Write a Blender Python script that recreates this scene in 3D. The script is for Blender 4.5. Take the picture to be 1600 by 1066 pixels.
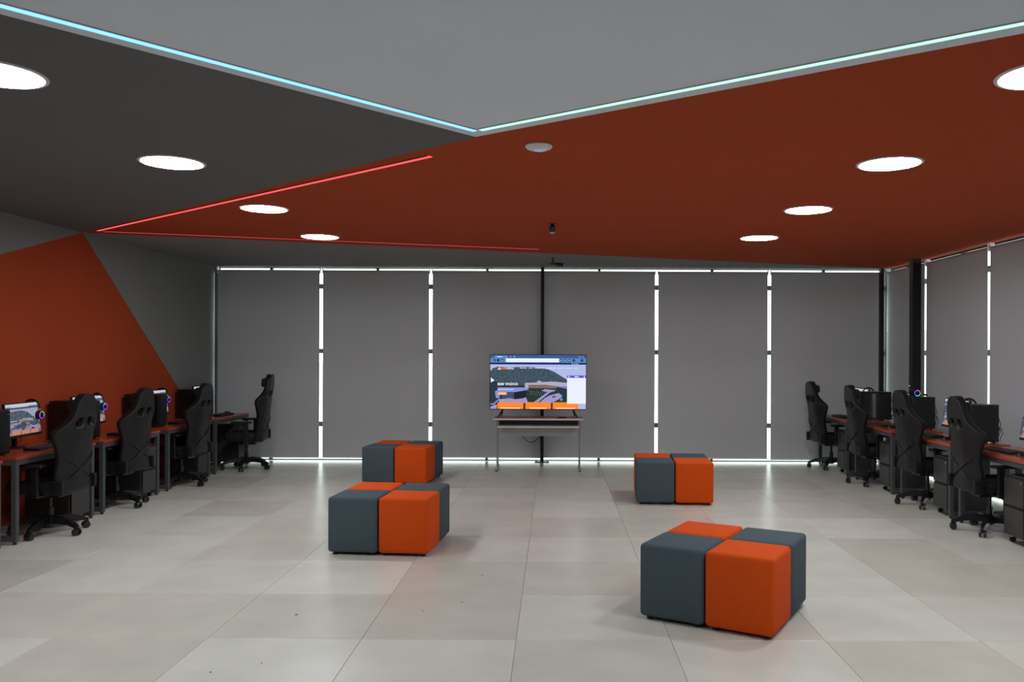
import bpy, bmesh, math, random
from mathutils import Vector, Matrix
random.seed(7)
for o in list(bpy.data.objects): bpy.data.objects.remove(o)
scene = bpy.context.scene
COL = scene.collection
PI = math.pi
R = math.radians

# ------------------------------------------------------------------ camera
cam_d = bpy.data.cameras.new('camera')
cam = bpy.data.objects.new('camera', cam_d); COL.objects.link(cam)
cam_d.sensor_width = 36.0
cam_d.lens = 1290 / 1600 * 36
cam_d.shift_x = -66 / 1600
cam_d.shift_y = 21 / 1600
cam_d.clip_start = 0.05; cam_d.clip_end = 300
cam.matrix_world = Matrix.Translation((0, 0, 1.66)) @ Matrix.Rotation(R(90), 4, 'X') @ Matrix.Rotation(0.004, 4, 'Z')
scene.camera = cam

# ------------------------------------------------------------------ world and view
world = bpy.data.worlds.new('overcast_sky'); scene.world = world
world.use_nodes = True
bg = world.node_tree.nodes['Background']
bg.inputs[0].default_value = (0.90, 0.97, 1.0, 1)
bg.inputs[1].default_value = 4.0
vs = scene.view_settings
vs.view_transform = 'Standard'; vs.look = 'None'; vs.gamma = 1.0; vs.use_curve_mapping = False
vs.exposure = 0.0
LAMP = 65.0            # radiance of the downlight diffusers

# room dimensions (metres); the camera stands at x = 0, y = 0
XL, XR, YB, YF, H = -5.27, 5.14, 12.80, -1.6, 3.0

# ------------------------------------------------------------------ helpers
def lin(r, g, b):
    f = lambda c: ((c / 255 + 0.055) / 1.055) ** 2.4 if c / 255 > 0.04045 else c / 255 / 12.92
    return (f(r), f(g), f(b), 1)

MATS = {}
def mat(name, col, rough=0.6, metal=0.0, noise=0.0, nscale=20.0, bump=0.0, bscale=200.0, spec=0.5, objcol=False, coat=0.0, sheen=0.0):
    if name in MATS: return MATS[name]
    m = bpy.data.materials.new(name); m.use_nodes = True
    nt = m.node_tree; N = nt.nodes; L = nt.links
    p = N['Principled BSDF']
    col = tuple(col) + ((1,) if len(col) == 3 else ())
    p.inputs['Base Color'].default_value = col
    p.inputs['Roughness'].default_value = rough
    p.inputs['Metallic'].default_value = metal
    p.inputs['Specular IOR Level'].default_value = spec
    p.inputs['Coat Weight'].default_value = coat
    p.inputs['Sheen Weight'].default_value = sheen
    tc = N.new('ShaderNodeTexCoord')
    src = None
    if objcol:
        oi = N.new('ShaderNodeObjectInfo'); src = oi.outputs['Color']
    if noise > 0:
        g = N.new('ShaderNodeNewGeometry')
        n = N.new('ShaderNodeTexNoise'); n.inputs['Scale'].default_value = nscale; n.inputs['Detail'].default_value = 5
        L.new(g.outputs['Position'], n.inputs['Vector'])
        mr = N.new('ShaderNodeMapRange'); mr.inputs[1].default_value = 0.25; mr.inputs[2].default_value = 0.75
        mr.inputs[3].default_value = 1 - noise; mr.inputs[4].default_value = 1 + noise
        L.new(n.outputs['Fac'], mr.inputs[0])
        mx = N.new('ShaderNodeVectorMath'); mx.operation = 'SCALE'
        if src: L.new(src, mx.inputs[0])
        else: mx.inputs[0].default_value = col[:3]
        L.new(mr.outputs[0], mx.inputs['Scale'])
        L.new(mx.outputs[0], p.inputs['Base Color'])
    elif src:
        L.new(src, p.inputs['Base Color'])
    if bump > 0:
        n2 = N.new('ShaderNodeTexNoise'); n2.inputs['Scale'].default_value = bscale; n2.inputs['Detail'].default_value = 3
        L.new(tc.outputs['Object'], n2.inputs['Vector'])
        b = N.new('ShaderNodeBump'); b.inputs['Strength'].default_value = bump; b.inputs['Distance'].default_value = 0.01
        L.new(n2.outputs['Fac'], b.inputs['Height']); L.new(b.outputs['Normal'], p.inputs['Normal'])
    MATS[name] = m
    return m

def emit(name, col, strength=1.0, gloss=0.0, noise=0.0, nscale=40):
    if name in MATS: return MATS[name]
    m = bpy.data.materials.new(name); m.use_nodes = True
    nt = m.node_tree; N = nt.nodes; L = nt.links
    p = N['Principled BSDF']
    p.inputs['Base Color'].default_value = (0.01, 0.01, 0.01, 1)
    p.inputs['Roughness'].default_value = 0.25 if gloss else 0.6
    p.inputs['Specular IOR Level'].default_value = gloss
    p.inputs['Emission Color'].default_value = col
    p.inputs['Emission Strength'].default_value = strength
    if noise:
        tc = N.new('ShaderNodeTexCoord')
        n = N.new('ShaderNodeTexNoise'); n.inputs['Scale'].default_value = nscale; n.inputs['Detail'].default_value = 4
        L.new(tc.outputs['Object'], n.inputs['Vector'])
        mr = N.new('ShaderNodeMapRange'); mr.inputs[1].default_value = 0.3; mr.inputs[2].default_value = 0.7
        mr.inputs[3].default_value = strength * (1 - noise); mr.inputs[4].default_value = strength * (1 + noise)
        L.new(n.outputs['Fac'], mr.inputs[0]); L.new(mr.outputs[0], p.inputs['Emission Strength'])
    MATS[name] = m
    return m

class MB:
    """collects shapes; build() links them as one mesh object"""
    def __init__(s): s.v = []; s.f = []; s.m = []; s.M = Matrix.Identity(4)
    def _add(s, vs, fs, mi=0, T=None):
        b = len(s.v); T = s.M @ T if T is not None else s.M
        s.v += [tuple(T @ Vector(v)) for v in vs]
        s.f += [tuple(b + i for i in f) for f in fs]; s.m += [mi] * len(fs)
        return s
    def box(s, lo, hi, mi=0, T=None):
        x0, y0, z0 = lo; x1, y1, z1 = hi
        vs = [(x0,y0,z0),(x1,y0,z0),(x1,y1,z0),(x0,y1,z0),(x0,y0,z1),(x1,y0,z1),(x1,y1,z1),(x0,y1,z1)]
        return s._add(vs, [(0,3,2,1),(4,5,6,7),(0,1,5,4),(1,2,6,5),(2,3,7,6),(3,0,4,7)], mi, T)
    def cbox(s, c, d, mi=0, T=None):
        return s.box([c[i]-d[i]/2 for i in range(3)], [c[i]+d[i]/2 for i in range(3)], mi, T)
    def rbox(s, c, d, r, seg=3, mi=0, T=None):
        bm = bmesh.new(); bmesh.ops.create_cube(bm, size=1)
        for v in bm.verts: v.co = Vector((v.co.x*d[0], v.co.y*d[1], v.co.z*d[2]))
        bmesh.ops.bevel(bm, geom=bm.edges[:], offset=r, segments=seg, profile=0.5, affect='EDGES')
        bm.verts.index_update()
        vs = [tuple(v.co + Vector(c)) for v in bm.verts]; fs = [tuple(v.index for v in f.verts) for f in bm.faces]
        bm.free()
        return s._add(vs, fs, mi, T)
    def cyl(s, p0, p1, r0, r1=None, n=16, mi=0, T=None, caps=True):
        r1 = r0 if r1 is None else r1
        p0 = Vector(p0); p1 = Vector(p1); a = (p1-p0).normalized()
        q = a.to_track_quat('Z', 'Y').to_matrix()
        u = q @ Vector((1,0,0)); w = q @ Vector((0,1,0)); vs = []
        for k in range(n):
            t = 2*PI*k/n; d = u*math.cos(t)+w*math.sin(t)
            vs.append(tuple(p0+d*r0)); vs.append(tuple(p1+d*r1))
        fs = [(2*k, 2*((k+1)%n), 2*((k+1)%n)+1, 2*k+1) for k in range(n)]
        if caps:
            fs.append(tuple(2*k for k in reversed(range(n)))); fs.append(tuple(2*k+1 for k in range(n)))
        return s._add(vs, fs, mi, T)
    def tube(s, pts, r, n=8, mi=0, T=None):
        pts = [Vector(p) for p in pts]; vs = []; fs = []; m = len(pts); prev = None
        for i, p in enumerate(pts):
            a = (pts[min(i+1, m-1)] - pts[max(i-1, 0)]).normalized()
            if prev is None: prev = a.orthogonal().normalized()
            u = (prev - a*prev.dot(a)).normalized(); w = a.cross(u); prev = u
            rr = r[i] if isinstance(r, (list, tuple)) else r
            for k in range(n):
                t = 2*PI*k/n; vs.append(tuple(p+(u*math.cos(t)+w*math.sin(t))*rr))
        for i in range(m-1):
            for k in range(n):
                fs.append((i*n+k, i*n+(k+1)%n, (i+1)*n+(k+1)%n, (i+1)*n+k))
        fs.append(tuple(reversed(range(n)))); fs.append(tuple((m-1)*n+k for k in range(n)))
        return s._add(vs, fs, mi, T)
    def lathe(s, prof, n=32, mi=0, T=None):
        vs = []; fs = []
        for (r, z) in prof:
            for k in range(n):
                t = 2*PI*k/n; vs.append((r*math.cos(t), r*math.sin(t), z))
        for i in range(len(prof)-1):
            for k in range(n):
                fs.append((i*n+k, i*n+(k+1)%n, (i+1)*n+(k+1)%n, (i+1)*n+k))
        if prof[0][0] > 1e-6: fs.append(tuple(reversed(range(n))))
        if prof[-1][0] > 1e-6: fs.append(tuple((len(prof)-1)*n+k for k in range(n)))
        return s._add(vs, fs, mi, T)
    def prism(s, poly, z0, z1, mi=0, T=None):
        n = len(poly)
        ar = sum(poly[i][0]*poly[(i+1)%n][1]-poly[(i+1)%n][0]*poly[i][1] for i in range(n))
        if ar < 0: poly = poly[::-1]
        vs = [(x,y,z0) for x,y in poly]+[(x,y,z1) for x,y in poly]
        fs = [tuple(reversed(range(n))), tuple(range(n,2*n))]+[(i,(i+1)%n,n+(i+1)%n,n+i) for i in range(n)]
        return s._add(vs, fs, mi, T)
    def flat(s, poly, z, mi=0, T=None):
        n = len(poly)
        ar = sum(poly[i][0]*poly[(i+1)%n][1]-poly[(i+1)%n][0]*poly[i][1] for i in range(n))
        if ar < 0: poly = poly[::-1]
        return s._add([(x,y,z) for x,y in poly], [tuple(range(n))], mi, T)
    def build(s, name, mats, parent=None, smooth=False, loc=None, rz=0.0):
        me = bpy.data.meshes.new(name); me.from_pydata(s.v, [], s.f)
        for m in (mats if isinstance(mats, (list, tuple)) else [mats]): me.materials.append(m)
        if any(s.m): me.polygons.foreach_set('material_index', s.m)
        if smooth:
            me.polygons.foreach_set('use_smooth', [True]*len(me.polygons)); me.set_sharp_from_angle(angle=R(38))
        me.update()
        o = bpy.data.objects.new(name, me); COL.objects.link(o)
        if parent is not None: o.parent = parent
        if loc is not None: o.location = loc
        if rz: o.rotation_euler.z = rz
        return o

def tag(o, label=None, cat=None, group=None, kind=None):
    if label: o['label'] = label
    if cat: o['category'] = cat
    if group: o['group'] = group
    if kind: o['kind'] = kind
    return o
def empty(name, loc=(0,0,0), rz=0.0, label=None, cat=None, group=None):
    o = bpy.data.objects.new(name, None); COL.objects.link(o)
    o.empty_display_size = 0.1; o.location = loc; o.rotation_euler.z = rz
    return tag(o, label, cat, group)
def copy_tree(o, parent=None):
    c = o.copy(); COL.objects.link(c); c.parent = parent
    for ch in [k for k in ALLCH.get(o, list(o.children))]: copy_tree(ch, c)
    return c
ALLCH = {}
_used = set()
def spawn(proto, loc, rz, label, cat=None, group=None):
    """first call uses the prototype itself, later calls copy it with its parts"""
    o = proto if proto not in _used else copy_tree(proto)
    _used.add(proto)
    o.location = loc; o.rotation_euler.z = rz
    return tag(o, label, cat, group)

# ------------------------------------------------------------------ materials
M_lightgrey = mat('paint_light_grey_led_tint', (0.65, 0.71, 0.80), 0.9, spec=0.15, noise=0.025, nscale=1.3, bump=0.05, bscale=60)  # light grey paint, with the bluish LED glow mixed into its colour
M_darkgrey  = mat('paint_dark_grey', (0.128, 0.128, 0.131), 0.9, spec=0.15, noise=0.03, nscale=1.5)
M_midgrey   = mat('paint_mid_grey', (0.215, 0.218, 0.216), 0.9, spec=0.15, noise=0.03, nscale=1.5)
M_redpaint  = mat('paint_brick_red', (0.365, 0.058, 0.019), 0.9, spec=0.12, noise=0.035, nscale=1.2)
M_plaster   = mat('paint_plain_grey', (0.22, 0.22, 0.22), 0.9, noise=0.03)
M_tile      = mat('porcelain_tile', (0.5,0.47,0.43), 0.27, noise=0.07, nscale=2.6, objcol=True, spec=0.45)
M_grout     = mat('tile_grout', (0.40,0.38,0.345), 0.8)
M_alu       = mat('dark_aluminium', (0.05,0.055,0.06), 0.45, metal=0.3)
M_blacksteel= mat('black_steel', (0.012,0.012,0.013), 0.45)
M_greysteel = mat('grey_powder_coat', (0.060,0.066,0.072), 0.5)
M_pedestal  = mat('graphite_sheet_metal', (0.040,0.039,0.038), 0.5)
M_recess    = mat('black_recess', (0.006,0.006,0.006), 0.7)
M_redlam    = mat('red_brown_laminate', (0.34,0.058,0.024), 0.22, noise=0.12, nscale=9, spec=0.5)
M_rededge   = mat('red_edge_band', (0.40,0.060,0.022), 0.3)
M_leather   = mat('black_leatherette', (0.0065,0.007,0.0075), 0.5, spec=0.35, bump=0.08, bscale=120)
M_plastic   = mat('black_plastic', (0.008,0.008,0.009), 0.38, spec=0.4)
M_gloss     = mat('gloss_black_nylon', (0.010,0.010,0.012), 0.22)
M_chrome    = mat('chrome', (0.62,0.62,0.64), 0.18, metal=1.0)
M_orange    = mat('orange_upholstery', (0.68,0.082,0.006), 0.9, noise=0.05, nscale=60, bump=0.25, bscale=420, spec=0.2)
M_slate     = mat('slate_upholstery', (0.074,0.102,0.122), 0.9, noise=0.05, nscale=60, bump=0.25, bscale=420, spec=0.2)
M_tvgrey    = mat('pale_grey_laminate', (0.68,0.68,0.69), 0.45)
M_tvleg     = mat('silver_painted_steel', (0.33,0.34,0.36), 0.4, metal=0.4)
M_tvtop     = mat('brown_red_laminate_top', (0.30,0.085,0.05), 0.3, noise=0.1, nscale=12)
M_white     = mat('white_plastic', (0.75,0.75,0.78), 0.4)
M_screenoff = mat('tower_glass', (0.006,0.006,0.007), 0.08)
M_cable     = mat('black_cable', (0.010,0.010,0.011), 0.5)
M_trim      = mat('lamp_rim_white', (0.6,0.6,0.62), 0.5)
M_brass     = mat('brass', (0.45,0.30,0.10), 0.35, metal=1.0)
M_redplastic= mat('red_valve', (0.25,0.02,0.015), 0.4)
M_bluepaint = mat('dark_blue_paint', (0.02,0.04,0.07), 0.4)
M_terrace   = mat('pale_concrete', (0.75,0.76,0.74), 0.9, noise=0.05)
M_grass     = mat('hill_grass', (0.50,0.57,0.42), 0.95, noise=0.25, nscale=1.2)
M_leaf      = mat('dried_leaf', (0.06,0.045,0.03), 0.9)
E_lamp   = emit('downlight_diffuser', (0.94, 0.98, 1.0, 1), LAMP)
E_blue   = emit('led_ice_blue', lin(128, 196, 255), 1.8)
E_green  = emit('led_mint', lin(172, 255, 208), 1.7)
E_red    = emit('led_red', lin(255, 84, 94), 1.6)

# glass: thin pane that passes daylight, with a faint mirror
M_glass = bpy.data.materials.new('window_glass'); M_glass.use_nodes = True
nt = M_glass.node_tree; nt.nodes.clear()
_o = nt.nodes.new('ShaderNodeOutputMaterial'); _t = nt.nodes.new('ShaderNodeBsdfTransparent'); _g = nt.nodes.new('ShaderNodeBsdfGlossy')
_t.inputs[0].default_value = (0.93,0.96,0.94,1); _g.inputs['Roughness'].default_value = 0.02
_mx = nt.nodes.new('ShaderNodeMixShader'); _mx.inputs[0].default_value = 0.06
nt.links.new(_t.outputs[0], _mx.inputs[1]); nt.links.new(_g.outputs[0], _mx.inputs[2]); nt.links.new(_mx.outputs[0], _o.inputs[0])
# blind fabric: woven screen cloth, a little daylight glows through
M_blind = bpy.data.materials.new('blind_screen_fabric'); M_blind.use_nodes = True
nt = M_blind.node_tree; nt.nodes.clear()
_o = nt.nodes.new('ShaderNodeOutputMaterial'); _d = nt.nodes.new('ShaderNodeBsdfDiffuse'); _t = nt.nodes.new('ShaderNodeBsdfTranslucent')
_d.inputs[0].default_value = (0.525,0.535,0.56,1); _t.inputs[0].default_value = (0.40,0.40,0.41,1)
_tc = nt.nodes.new('ShaderNodeTexCoord'); _n = nt.nodes.new('ShaderNodeTexNoise'); _n.inputs['Scale'].default_value = 240; _n.inputs['Detail'].default_value = 2
_b = nt.nodes.new('ShaderNodeBump'); _b.inputs['Strength'].default_value = 0.15; _b.inputs['Distance'].default_value = 0.004
nt.links.new(_tc.outputs['Object'], _n.inputs['Vector']); nt.links.new(_n.outputs['Fac'], _b.inputs['Height']); nt.links.new(_b.outputs['Normal'], _d.inputs['Normal'])
_mx = nt.nodes.new('ShaderNodeMixShader'); _mx.inputs[0].default_value = 0.02
nt.links.new(_d.outputs[0], _mx.inputs[1]); nt.links.new(_t.outputs[0], _mx.inputs[2]); nt.links.new(_mx.outputs[0], _o.inputs[0])

# ------------------------------------------------------------------ outside
tag(MB().box((-40, YB+0.22, -0.30), (40, 60, -0.06)).box((XR+0.22, -10, -0.30), (40, YB+0.22, -0.06)).build('terrace_ground', M_terrace),
    'pale concrete ground seen in the slits under the blinds', 'ground', kind='structure')
hb = MB(); n = 40
hv = []; hf = []
for i in range(n+1):
    x = -60 + 120*i/n
    for j in range(9):
        t = j/8
        hv.append((x, 26+22*t, -0.1 + (2.1+0.9*math.sin(x*0.11)+0.5*math.sin(x*0.31+1))*math.sin(t*PI/2)))
for i in range(n):
    for j in range(8): a = i*9+j; hf.append((a, a+9, a+10, a+1))
hb._add(hv, hf)
tag(hb.build('hillside', M_grass, smooth=True), 'pale green grassy slope behind the window slits', 'hill', kind='structure')

# ------------------------------------------------------------------ floor, tile by tile
fl = MB().box((XL-0.15, YF, -0.16), (XR+0.18, YB+0.22, -0.004)).build('floor', M_grout)
tag(fl, 'large beige porcelain tile floor', 'floor', kind='structure'); del fl['category']
TX0, TY0, TP = -0.215, 4.80, 0.90
tones = [(0.605,0.588,0.53), (0.58,0.555,0.495), (0.645,0.635,0.58), (0.55,0.525,0.465), (0.615,0.597,0.54)]
tone_at = {(3,1):3,(3,2):3,(3,0):0,(2,0):2,(2,1):2,(2,2):2,(-2,-1):2,(-1,-1):2,(-2,0):1,(-3,0):1,(-2,1):2,(-3,1):2,(-3,2):1,(-4,1):2,(-1,1):3,(-1,0):1,(0,0):2,(-3,-1):1,(-4,0):1}
tile_mesh = {}
for i in range(-6, 7):
    for j in range(-8, 10):
        x0 = max(TX0+i*TP, XL); x1 = min(TX0+(i+1)*TP, XR+0.06)
        y0 = max(TY0+j*TP, YF); y1 = min(TY0+(j+1)*TP, YB+0.12)
        if x1-x0 < 0.02 or y1-y0 < 0.02: continue
        g = 0.0013; key = (round(x1-x0,3), round(y1-y0,3))
        if key not in tile_mesh:
            m = MB(); hx, hy, c = (x1-x0)/2-g, (y1-y0)/2-g, 0.0015
            v = [(-hx,-hy,-0.004),(hx,-hy,-0.004),(hx,hy,-0.004),(-hx,hy,-0.004),(-hx,-hy,-c),(hx,-hy,-c),(hx,hy,-c),(-hx,hy,-c),
                 (-hx+c,-hy+c,0),(hx-c,-hy+c,0),(hx-c,hy-c,0),(-hx+c,hy-c,0)]
            f = [(8,9,10,11)]+[(k,(k+1)%4,4+(k+1)%4,4+k) for k in range(4)]+[(4+k,4+(k+1)%4,8+(k+1)%4,8+k) for k in range(4)]
            m._add(v, f); o = m.build('tile', M_tile); tile_mesh[key] = o.data
        else:
            o = bpy.data.objects.new('tile', tile_mesh[key]); COL.objects.link(o)
        o.parent = fl; o.location = ((x0+x1)/2, (y0+y1)/2, 0)
        k = tone_at.get((i,j)); t = tones[random.randrange(5) if k is None else k]; q = random.uniform(0.97,1.03)
        o.color = (t[0]*q, t[1]*q, t[2]*q, 1)

# ------------------------------------------------------------------ ceiling with painted fields
APEX = (-0.491, 5.091)           # where light grey, dark grey and red meet
COR  = (XL, 9.22)                # tip of the red field on the left wall
PL   = (XL, APEX[1] - (APEX[0]-XL)*1.0643)
PR   = (XR+0.2, APEX[1] - (XR+0.2-APEX[0])*0.6853)
ce = MB().box((XL-0.15, YF, H+0.02), (XR+0.2, YB+0.2, H+0.2)).build('ceiling', M_midgrey)
tag(ce, 'painted ceiling in grey and brick red', kind='structure')
def field(name, poly, m, label):
    o = MB().prism(poly, H, H+0.02).build(name, m, ce); o['label'] = label
field('light_grey_field', [(XL,YF), (XR+0.2,YF), PR, APEX, PL], M_lightgrey, 'light grey painted ceiling field')
field('dark_grey_field', [PL, APEX, COR], M_darkgrey, 'dark grey painted ceiling field')
field('red_field', [COR, APEX, PR, (XR+0.2, YB-0.05)], M_redpaint, 'brick red painted ceiling field')
field('mid_grey_field', [COR, (XR+0.2, YB-0.05), (XR+0.2, YB+0.2), (XL, YB+0.2)], M_midgrey, 'grey painted ceiling strip by the blinds')

def led(name, a, b, w, e, label):
    a = Vector(a+(0,)); b = Vector(b+(0,)); d = b-a; L = d.length; ang = math.atan2(d.y, d.x)
    r = empty(name, (a.x, a.y, H), ang, label, 'led strip', 'linear led strips in the ceiling')
    h = w/2
    MB().box((0,-h-0.006,-0.006),(L,-h,0)).box((0,h,-0.006),(L,h+0.006,0)).build('profile', M_trim if e is not E_red else M_redpaint, r)
    MB().box((0,-h,-0.004),(L,h,0)).build('diffuser', e, r)
LA = (-0.477, 4.946)
led('led_strip', LA, (XL+0.02, LA[1]-(LA[0]-XL-0.02)*1.062), 0.046, E_blue, 'long ice blue led line in the ceiling, on the left')
led('led_strip', (LA[0]+0.03, LA[1]-0.021), (XR-0.02, LA[1]-(XR-0.02-LA[0])*0.6936), 0.040, E_green, 'long mint white led line in the ceiling, on the right')
led('led_strip', (-5.02, 9.06), (-0.846, 5.59), 0.042, E_red, 'upper red led line along the dark grey ceiling edge')
led('led_strip', (-4.98, 9.10), (-0.2, 10.49), 0.034, E_red, 'lower red led line along the back ceiling edge')

# ------------------------------------------------------------------ walls
wl = MB().box((XL-0.15, YF, 0), (XL-0.006, YB+0.2, H+0.02)).build('wall_left', M_midgrey)
tag(wl, 'grey wall with a red painted triangle', kind='structure')
TXY = Matrix(((0,0,1,XL-0.006),(1,0,0,0),(0,1,0,0),(0,0,0,1)))     # (y, z, depth) -> wall plane
YA = -0.8                        # where the sloping edge meets the floor
o = MB().prism([(9.22, H), (YB+0.2, 0.06), (YB+0.2, 0.0), (YA, 0.0)], 0, 0.006, T=TXY).build('red_field', M_redpaint, wl)
o['label'] = 'brick red triangle painted on the left wall'
# grey paint fields around the triangle
def wfield(poly): MB().prism(poly, 0, 0.006, T=TXY).build('grey_field', M_midgrey, wl)
wf = tag(MB().box((XL-0.15, YF-0.15, 0), (XR+0.2, YF, H+0.02)).build('wall_front', M_plaster), 'plain grey wall behind the viewpoint', kind='structure')
wfield([(9.22, H), (YB+0.2, H), (YB+0.2, 0.06)])
wfield([(9.22, H), (YA, 0.0), (YF, 0.0), (YF, H)])
wr = tag(MB().box((XR+0.04, YF, 0), (XR+0.2, 4.66, H)).build('wall_right', M_plaster), 'plain grey end of the right wall', kind='structure')

def window(name, horizontal, a, b, fixed, mull, label, head=2.99):
    """glazed wall: perimeter frame, mullions, transoms and panes"""
    def bx(mb, s0, s1, d0, d1, z0, z1):
        if horizontal: return mb.box((s0, fixed+d0, z0), (s1, fixed+d1, z1))
        return mb.box((fixed+d0, s0, z0), (fixed+d1, s1, z1))
    f = MB(); bx(f, a, b, 0, 0.07, 0, 0.012); bx(f, a, b, 0, 0.07, head, H); bx(f, a, a+0.04, 0, 0.07, 0.012, head); bx(f, b-0.04, b, 0, 0.07, 0.012, head)
    w = f.build(name, M_alu); tag(w, label, kind='structure')
    cuts = [a+0.04]+mull+[b-0.04]
    for m in mull: bx(MB(), m-0.02, m+0.02, 0.0, 0.06, 0.012, head).build('mullion', M_alu, w)
    zs = [0.012, 0.56, 1.70, 2.71, head]
    for i in range(len(cuts)-1):
        s0 = cuts[i]+(0.02 if i else 0); s1 = cuts[i+1]-(0.02 if i < len(cuts)-2 else 0)
        for z in zs[1:4]: bx(MB(), s0, s1, 0.0, 0.055, z-0.035, z+0.035).build('transom', M_alu, w)
        for k in range(4):
            bx(MB(), s0, s1, 0.028, 0.034, zs[k]+(0.035 if k else 0), zs[k+1]-(0.035 if k < 3 else 0)).build('pane', M_glass, w)
window('window_1', True, XL, XR+0.05, YB+0.08, [-4.42, -2.76, -1.05, 0.70, 2.46, 4.2], 'tall glazed window wall behind the back blinds')
window('window_2', False, 4.66, YB+0.08, XR+0.07, [5.6, 7.25, 8.9, 10.57, 12.2], 'tall glazed window wall behind the right blinds', 2.976)

# ------------------------------------------------------------------ roller blinds
ORD = ['leftmost', 'second from left', 'third from left', 'third from right', 'second from right', 'rightmost']
def blind(width, loc, rz, label, group, z0=0.048, dz=0.0):
    """faces local -y; origin at the floor, centre of the blind"""
    r = empty('roller_blind', loc, rz, label, 'blind', group)
    top = 2.955; h = width/2
    MB().cyl((-h, 0.03, top-0.022), (h, 0.03, top-0.022), 0.022, n=20).build('roller_tube', M_blind, r, smooth=True)
    nx, nz = 14, 24; v = []; f = []
    ph = random.uniform(0, 6)
    for side in (0, 1):
        for j in range(nz+1):
            z = z0+0.02 + (top-0.02-z0-0.02)*j/nz
            for i in range(nx+1):
                u = -h + width*i/nx
                dy = 0.0025*math.sin(3.0*u/width*PI+ph)*math.sin(j/nz*PI) + 0.0012
                v.append((u, 0.006+dy+side*0.0012, z))
    W = (nx+1); off = W*(nz+1)
    for j in range(nz):
        for i in range(nx):
            a = j*W+i; f.append((a, a+1, a+W+1, a+W))
    m = MB(); m._add(v[:off], f); m.build('fabric', M_blind, r, smooth=True)
    MB().rbox((0, 0.008, z0+0.011), (width, 0.012, 0.024), 0.004, 2).build('bottom_bar', M_tvgrey, r)
    for sx in (-1, 1):
        MB().box((sx*(h+0.006)-0.004, -0.004, 2.90), (sx*(h+0.006)+0.004, 0.06, 2.9995)).build('bracket', M_white, r)
    return r
bx = [(-5.215,-3.637),(-3.585,-1.940),(-1.888,-0.206),(-0.162,1.556),(1.608,3.302),(3.355,5.06)]
zb = [0.046, 0.046, 0.055, 0.060, 0.052, 0.040]
for k, (a, b) in enumerate(bx):
    blind(b-a, ((a+b)/2, YB-0.02, 0), 0, 'grey roller blind on the back wall, '+ORD[k], 'roller blinds on the back wall', zb[k])
by = [(11.45,12.75),(9.79,11.40),(8.10,9.735),(6.42,8.04),(4.72,6.36)]
bl = ['narrow grey roller blind in the right corner beside the black column', 'grey roller blind right of the black column, behind the right desks',
      'grey roller blind at the right edge of the picture', 'grey roller blind on the right wall, fourth from the corner', 'grey roller blind on the right wall, fifth from the corner']
for k, (a, b) in enumerate(by):
    if k < 3: blind(b-a, (XR-0.01, (a+b)/2, 0), R(-90), bl[k], 'roller blinds on the right wall', 0.05)
    else: blind(b-a, (XR-0.01, (a+b)/2, 0), R(-90), bl[k], 'roller blinds on the right wall', 0.05)

# steel posts
def post(name, x, y, w, d, plate, label):
    r = empty(name, (x, y, 0), 0, label, 'post')
    MB().box((-w/2,-d/2,0.012 if plate else 0),(w/2,d/2,H)).build('shaft', M_blacksteel, r)
    if plate:
        MB().box((-0.11,-0.05,0),(0.11,0.05,0.012)).build('base_plate', M_blacksteel, r)
        for sx in (-1,1): MB().cyl((sx*0.085,0,0.012),(sx*0.085,0,0.022),0.009,n=6).build('bolt', M_blacksteel, r)
    return r
post('steel_post', -0.184, YB-0.075, 0.052, 0.06, True, 'slim black steel post between the middle blinds behind the television')
post('steel_post', 5.03, YB-0.10, 0.055, 0.07, False, 'slim black steel post in the right back corner')
post('steel_column', 4.99, 11.42, 0.115, 0.115, False, 'square black steel column in front of the right blinds')
post('steel_post', -5.2265, YB-0.06, 0.012, 0.03, False, 'thin black upright at the left end of the back blinds')

# ------------------------------------------------------------------ downlights
def make_downlight():
    r = empty('downlight', (0,0,0))
    MB().lathe([(0.222,0.0),(0.222,-0.004),(0.214,-0.009),(0.203,-0.008),(0.203,0.0)], 40).build('rim', M_trim, r, smooth=True)
    MB().lathe([(0.0,-0.0055),(0.203,-0.005),(0.203,-0.001)], 40).build('diffuser', E_lamp, r)
    return r
dl = make_downlight()
DY = [3.97, 5.80, 7.64, 9.46]
nm = ['nearest', 'second', 'third', 'farthest']
for sx, X, side in ((-1,-2.69,'left'),(1,2.33,'right')):
    for k, y in enumerate(DY):
        spawn(dl, (X, y-(0.05 if sx>0 else 0), H), 0, 'round white ceiling downlight, %s of the %s row' % (nm[k], side), 'downlight', 'round ceiling downlights')
for sx, X, side in ((-1,-2.69,'left'),(1,2.33,'right')):
    for k, y in enumerate((2.14,)):
        spawn(dl, (X, y, H), 0, 'round white ceiling downlight of the %s row, %s the viewpoint' % (side, ('ahead of','above')[k]), 'downlight', 'round ceiling downlights')

# ceiling devices
r = empty('access_point', (-0.104, 5.288, H), 0, 'white domed wireless access point on the red ceiling', 'access point')
MB().lathe([(0.085,0.0),(0.088,-0.008),(0.080,-0.020),(0.055,-0.030),(0.028,-0.0335)], 36).build('dome', M_white, r, smooth=True)
MB().lathe([(0.028,-0.0335),(0.026,-0.0352),(0.022,-0.0352),(0.020,-0.034)], 36).build('light_ring', emit('ring_blue', lin(150,160,255), 1.0), r, smooth=True)
MB().lathe([(0.020,-0.034),(0.0,-0.0355)], 36).build('cap', M_white, r, smooth=True)
r = empty('ceiling_nozzle', (-0.025, 8.474, H), 0, 'small dark nozzle with pale tip on the red ceiling', 'nozzle')
MB().lathe([(0.030,0.0),(0.030,-0.006),(0.012,-0.008),(0.012,-0.018)], 20).build('flange', M_blacksteel, r, smooth=True)
T = Matrix.Translation((0,0,-0.045)) @ Matrix.Rotation(R(28),4,'X')
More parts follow.
